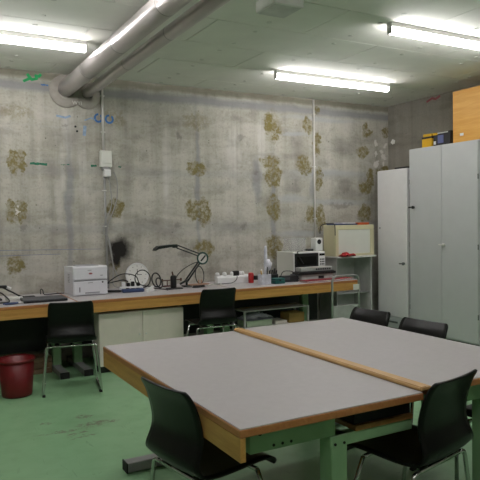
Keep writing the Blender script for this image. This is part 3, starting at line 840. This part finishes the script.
# ------------------------------------------------------------------ clock and cable clutter
t = thing('wall_clock', 'round white clock face leaning on the wall behind cables', 'clock', (2.31, 6.64, .752))
tilt = Matrix.Rotation(R(-8), 4, 'X')
def tilted(o): o.rotation_euler = (R(-8), 0, 0); return o
tilted(MB().lathe([(.135, .02), (.138, .0), (.134, -.014), (.126, -.016), (.122, -.010)], (0, 0, .138), 'Y', 40, cap=False).build('rim', 'white_plastic', t))
face = tilted(MB().lathe([(.130, .018), (.130, -.010)], (0, 0, .138), 'Y', 40).build('face', 'paper', t))
for i in range(12):
    a = 2*PI*i/12
    MB().rod((math.sin(a)*.10, -.0135, .138+math.cos(a)*.10), (math.sin(a)*.10, -.010, .138+math.cos(a)*.10), .0045, 8).build('hour_mark', 'dark_plastic', face)
MB().box(-.003, .003, -.014, -.010, .135, .20).build('hand', 'dark_plastic', face)
MB().box(.0, .05, -.014, -.010, .135, .141).build('hand', 'dark_plastic', face)
t = thing('power_strip', 'white power strip with black plugs among the cables before the clock', 'power strip', (2.10, 6.36, .751), R(-6))
B(-.09, .16, -.03, .03, 0, .045, .008).build('body', 'white_plastic', t)
for i, x in enumerate((-.05, 0, .05, .11)): B(x-.018, x+.018, -.02, .02, .045, .095-.012*(i % 2), .006).build('plug', 'black_plastic' if i != 0 else 'white_plastic', t)
t = thing('multimeter', 'blue handheld instrument lying in front of the power strip', 'instrument', (2.10, 6.19, .751), R(-5))
B(-.12, .11, -.04, .04, 0, .038, .008).build('body', 'blue', t)
B(-.02, .07, -.025, .025, .038, .0395).build('screen', 'screen', t)
MB().rod((-.06, 0, .036), (-.06, 0, .046), .018, 14).build('dial', 'dark_plastic', t)
t = thing('plastic_clamp', 'small white plastic clamp lying beside the blue instrument', 'clamp', (2.27, 6.13, .751), R(20))
MB().prism([(-.06, 0), (.05, 0), (.06, .02), (.02, .03), (.045, .055), (.03, .06), (-.01, .035), (-.06, .025)], -.015, .015, 'Y').build('jaw', 'white_plastic', t)
MB().rod((-.03, -.018, .014), (-.03, .018, .014), .008, 8).build('pivot', 'galv', t)
def loop(cx, cy, cz, rx, rz, ry=0, n=10): return [(cx+rx*math.cos(2*PI*i/n), cy+ry*math.sin(2*PI*i/n+.6), cz+rz*math.sin(2*PI*i/n)) for i in range(n)]
cable('black cable looping upright in front of the white clock', loop(2.30, 6.45, .86, .095, .095, .03), .006, closed=True)
cable('black coil of cable standing beside the white clock', loop(2.45, 6.42, .840, .06, .075, .04), .008, closed=True)
cable('second black coil lying against the standing coil by the clock', loop(2.46, 6.36, .812, .045, .05, .05), .008, closed=True)
cable('black cable arching from the printer over the power strip', [(1.84, 6.40, .80), (1.92, 6.40, .87), (2.05, 6.40, .93), (2.2, 6.40, .90), (2.26, 6.42, .80), (2.4, 6.42, ZB+.01), (2.48, 6.42, .77)], .006)
cable('black cable sagging from printer to the power strip plugs', [(1.84, 6.35, .84), (1.95, 6.33, .86), (2.04, 6.35, .87), (2.10, 6.36, .85)], .006)
cable('black cable lying along the bench between printer and instrument', [(1.84, 6.30, ZB), (1.92, 6.26, ZB), (1.98, 6.25, ZB), (2.0, 6.33, ZB), (1.90, 6.38, ZB), (1.86, 6.45, ZB)], .007)
cable('black cable lying on the bench between coil and lamp', [(2.38, 6.30, ZB), (2.42, 6.22, ZB), (2.45, 6.14, ZB), (2.44, 6.06, ZB)], .005)

# ------------------------------------------------------------------ magnifier lamp
t = thing('desk_lamp', 'black articulated bench lamp with round green joint', 'lamp', (2.78, 6.33, .751))
B(-.05, .05, -.04, .04, 0, .018, .004).build('base_clamp', 'lamp_black', t)
MB().tube([(0, 0, .018), (0, 0, .06)], .013, 10).build('pivot_post', 'lamp_black', t)
for s in (-1, 1):
    MB().tube([(-.01+.018*s, 0, .055), (.17+.016*s, 0, .28)], .010, 8).build('lower_arm', 'lamp_black', t)
MB().tube([(.0, -.02, .08), (-.09, -.02, .035)], .012, 8).build('spring_lever', 'lamp_black', t)
MB().tube([(2*.075*0+.2+.064*math.cos(2*PI*i/28), -.012, .315+.064*math.sin(2*PI*i/28)) for i in range(28)], .010, 8, True).build('joint_ring', 'lamp_green', t)
jd = MB().lathe([(.056, .01), (.056, -.012)], (.2, 0, .315), 'Y', 28).build('joint_disc', 'galv', t)
MB().tube([(.175, -.018, .285), (.232, -.018, .345)], .009, 8).build('knob_bar', 'lamp_black', jd)
for s in (-1, 1):
    MB().tube([(.165+.004*s, .0, .352+.014*s), (-.115, .0, .462+.017*s)], .007, 8).build('upper_arm', 'lamp_black', t)
MB().box(-.165, -.105, -.016, .016, .446, .486, .006).build('head_joint', 'lamp_black', t)
hd = MB().prism([(-.385, .422), (-.375, .447), (-.34, .472), (-.18, .486), (-.155, .476), (-.16, .462), (-.25, .452), (-.345, .44)], -.05, .05, 'Y').build('lamp_head', 'lamp_black', t)
B(-.32, -.19, -.042, .042, .447, .452).build('lens', 'sheet_light', hd)
MB().tube(smooth_path([(.15, -.02, .275), (.07, -.03, .262), (-.05, -.05, .21), (-.14, -.08, .15), (-.165, -.085, .11)]), .005, 6).build('lamp_cord', 'black_plastic', t)
# soldering stand
t = thing('soldering_stand', 'black cylindrical soldering iron stand on a flat base', 'stand', (2.575, 6.2, .751))
B(-.085, .085, -.05, .05, 0, .012, .004).build('base', 'black_plastic', t)
MB().lathe([(.030, .012), (.034, .02), (.034, .13), (.028, .145), (.018, .15)], (-.01, 0, 0), seg=20).build('holder', 'black_plastic', t)
MB().tube([(-.012, 0, .14), (-.02, .01, .19)], .009, 8).build('iron_handle', 'brown', t)
t = thing('helping_hand', 'small brown metal holder beside the soldering stand', 'holder', (2.60, 6.47, .751))
B(-.06, .06, -.03, .03, 0, .012, .003).build('base', 'brown', t)
MB().tube([(0, 0, .01), (0, 0, .07)], .006, 8).build('post', 'brown', t)
MB().tube([(-.06, 0, .07), (.17, 0, .072)], .006, 8).build('bar', 'brown', t)
for x in (-.06, .17): B(x-.01, x+.01, -.008, .008, .055, .09, .003).build('clip', 'brown', t)
t = thing('wooden_tray', 'small wooden plate on a wire coil under the lamp joint', 'tray', (2.86, 6.18, .751))
MB().tube(loop(0, 0, .022, .08, .0, .05, 16), .006, 6, True).tube(loop(0, 0, .008, .085, 0, .05, 16), .006, 6, True).build('wire_coil', 'dark_plastic', t)
B(-.11, .11, -.05, .05, .029, .041, .003).build('plate', 'pinkwood', t)
for x in (-.0, .035): MB().rod((x, 0, .041), (x, 0, .085), .009, 8).build('peg', 'pinkwood', t)
cable('dark cable ring standing behind the wooden plate under the lamp', loop(2.93, 6.30, .875, .058, .10, .02), .005, closed=True)
cable('pale cable snaking from the wooden plate to the white socket block', [(2.98, 6.2, ZB), (3.05, 6.25, .765), (3.1, 6.16, ZB), (3.16, 6.22, ZB), (3.20, 6.3, .765)], .006, 'beige_panel')

# ------------------------------------------------------------------ white socket block
t = thing('socket_block', 'long white socket block with plugs on the bench', 'socket block', (3.39, 6.37, .751))
MB().prism([(-.04, 0), (.04, 0), (.04, .095), (-.02, .095), (-.04, .07)], -.215, .205, 'X').build('body', 'white_plastic', t)
for x, m in ((-.20, 'white_plastic'), (-.105, 'white_plastic'), (.0, 'white_plastic'), (.04, 'black_plastic'), (.105, 'white_plastic'), (.135, 'white_plastic')):
    if m == 'black_plastic': B(x-.042, x+.042, -.03, .03, .082, .145, .012, seg=2).build('plug', m, t)
    else: MB().lathe([(.026, .09), (.027, .115), (.022, .13), (.010, .136)], (x, .0, 0), seg=16).build('plug', m, t)
cable('thin dark cord drooping from the black plug on the socket block', [(3.43, 6.325, .845), (3.42, 6.315, .80), (3.36, 6.30, .765), (3.25, 6.28, ZB), (3.05, 6.3, ZB)], .004)
t = thing('spray_can', 'red upright can with a black nozzle at the socket block end', 'can', (3.575, 6.245, .751))
MB().lathe([(.030, 0), (.033, .006), (.033, .105), (.026, .118), (.015, .122)], seg=20).build('can', 'red', t)
MB().rod((.025, -.02, .06), (.075, -.04, .06), .026, 12).rod((.07, -.04, .06), (.10, -.05, .06), .012, 10).rod((.10, -.05, .06), (.15, -.07, .06), .018, 10).build('nozzle', 'black_plastic', t)
# pen cup and tools
t = thing('pen_cup', 'clear plastic cup of tools on the bench front', 'cup', (3.605, 5.985, .751))
B(-.062, .062, -.045, .045, 0, .004).build('bottom', 'clear_plastic', t)
for a in ((-.062, .062, -.045, -.041), (-.062, .062, .041, .045)): B(*a, .004, .12).build('wall', 'bag', t)
for a in ((-.062, -.058, -.041, .041), (.058, .062, -.041, .041)): B(*a, .004, .12).build('wall', 'bag', t)
def tool(name, label, a, b, r, m, cat='tool'):
    return tag(MB().tube([a, b], r, 8).build(name, m), label, cat)
tool('marker_pen', 'dark marker standing in the clear cup', (3.64, 5.99, .757), (3.655, 6.0, .95), .007, 'black_plastic', 'pen')
tool('screwdriver', 'yellow-handled screwdriver standing in the clear cup', (3.58, 5.98, .757), (3.55, 5.97, .915), .009, 'cardboard')
tool('brush', 'pale brush standing in the clear cup', (3.60, 6.0, .757), (3.585, 6.02, .925), .008, 'beige_panel', 'brush')
t = thing('paper_roll', 'tall slim white paper roll standing on the bench by the cup', 'roll', (3.70, 6.11, .751))
MB().lathe([(.022, 0), (.026, .004), (.022, .2), (.018, .40), (.012, .44)], seg=16).build('roll', 'bag', t)
MB().lathe([(.028, .15), (.045, .2), (.05, .235), (.03, .26), (.022, .28)], (.028, .0, 0), seg=12).build('loose_wrap', 'bag', t)
t = thing('tool_holder', 'dark tool holder of screwdrivers behind the teal box', 'holder', (3.80, 6.14, .751))
B(-.05, .075, -.03, .03, 0, .10, .006).build('block', 'black_plastic', t)
for x, z in ((-.03, .20), (0, .15), (.03, .165), (.06, .14)): MB().tube([(x, 0, .10), (x+.01, 0, z)], .009, 8).build('handle', 'dark_plastic', t)
t = thing('small_case', 'small teal case on the bench front edge', 'case', (3.785, 5.985, .751), R(4))
B(-.072, .072, -.05, .05, 0, .04, .005).build('lower_half', 'teal', t)
B(-.072, .072, -.05, .05, .042, .065, .005).build('lid', 'teal', t)
B(-.012, .012, -.054, -.049, .03, .05, .002).build('latch', 'dark_plastic', t)

# ------------------------------------------------------------------ microwave and stacked equipment
t = thing('microwave', 'white microwave oven with black glass door on the bench', 'microwave', (4.16, 6.2, .751))
B(0, .475, .02, .40, .012, .338, .005).build('body', 'beige_panel', t)
for x in (.04, .43):
    for yy in (.05, .36): MB().rod((x, yy, 0), (x, yy, .014), .016, 10).build('foot', 'rubber', t)
B(.0, .475, .004, .021, .012, .338, .004).build('front_frame', 'white_plastic', t)
d = B(.012, .365, -.006, .005, .02, .322, .003).build('door', 'black_plastic', t)
B(.045, .33, -.008, -.0055, .07, .28).build('window', 'screen', d)
p = B(.375, .47, -.003, .005, .02, .315, .002).build('control_panel', 'white_plastic', t)
B(.382, .463, -.005, -.0025, .285, .312).build('display', 'screen', p)
for i in range(3):
    for j in range(4): B(.392+.024*i, .408+.024*i, -.0055, -.0025, .14+.03*j, .158+.03*j).build('button', 'dark_plastic', p)
MB().lathe([(.02, -.018), (.022, -.003)], (.42, 0, .085), 'Y', 16).build('knob', 'dark_plastic', p)
t = thing('plastic_tub', 'empty clear plastic tub on top of the microwave', 'tub', (4.33, 6.42, 1.091))
MB().box(-.12, .10, -.09, .09, 0, .004).build('bottom', 'clear_plastic', t)
for a in ((-.12, .10, -.09, -.086), (-.12, .10, .086, .09), (-.12, -.116, -.086, .086), (.096, .10, -.086, .086)): B(*a, .004, .165).build('wall', 'clear_plastic', t)
MB().box(-.126, .106, -.096, .096, .165, .172, .002).build('lid', 'clear_plastic', t)
t = thing('speaker', 'small white speaker with black round cone on the microwave', 'speaker', (4.61, 6.34, 1.091))
B(-.055, .055, -.05, .06, 0, .165, .012, seg=2).build('body', 'white_plastic', t)
MB().lathe([(.026, -.053), (.031, -.05), (.031, -.04)], (0, 0, .115), 'Y', 20).build('cone', 'black_plastic', t)
MB().lathe([(.010, -.056), (.012, -.05)], (0, 0, .115), 'Y', 12).build('dust_cap', 'dark_plastic', t)
tag(B(4.47, 4.545, 6.32, 6.42, 1.091, 1.118, .006).build('card_reader', 'dark_plastic'), 'small dark gadget beside the white speaker on the microwave', 'gadget')
cable('black cord draped over the microwave front corner', [(4.36, 6.30, 1.10), (4.25, 6.22, 1.102), (4.20, 6.178, 1.09), (4.22, 6.165, 1.03), (4.28, 6.17, .95)], .006)
t = thing('amplifier', 'white low device under the keyboard before the microwave', 'device', (4.36, 6.04, .751))
B(-.20, .27, 0, .11, .006, .075, .004).build('case', 'sheet_light', t)
for x in (-.17, .24): B(x-.015, x+.015, .02, .09, 0, .006).build('foot', 'rubber', t)
B(.05, .13, -.004, 0, .02, .05).build('port_row', 'dark_plastic', t)
t = thing('keyboard', 'black keyboard lying on the stack before the microwave', 'keyboard', (4.36, 6.0, .827))
B(-.26, .29, -.0, .16, 0, .028, .006).build('case', 'black_plastic', t)
B(-.24, .27, .02, .14, .028, .034).build('key_block', 'dark_plastic', t)
t = thing('control_unit', 'flat grey unit with buttons on top of the keyboard', 'device', (4.38, 6.04, .862))
B(-.23, .24, 0, .12, 0, .048, .004).build('case', 'sheet_grey', t)
for i in range(7): B(-.01+.033*i, .014+.033*i, -.004, 0, .012, .032, .001).build('button', 'dark_plastic', t)
t = thing('red_binder', 'dark red flat binder lying along the bench front', 'binder', (4.42, 5.84, .751), R(2))
B(-.33, .36, 0, .15, 0, .006, .002).build('cover', 'red_folder', t)
B(-.325, .355, .003, .147, .006, .014).build('pages', 'paper', t)
B(-.33, .36, 0, .15, .014, .020, .002).build('cover', 'red_folder', t)
t = thing('charger_unit', 'dark charger box with cable on the bench beside the microwave', 'charger', (4.0, 6.02, .751), R(-4))
B(-.12, .10, 0, .10, 0, .075, .010, seg=2).build('case', 'dark_plastic', t)
B(-.10, -.02, -.003, 0, .03, .06).build('label_panel', 'laptop_grey', t)
B(.02, .08, .03, .07, .075, .09, .004).build('cover_button', 'laptop_grey', t)
cable('dark cord arched over the charger box', [(3.89, 6.08, .83), (3.93, 6.1, .87), (3.99, 6.1, .88), (4.05, 6.05, .865), (4.075, 5.97, .79)], .005)
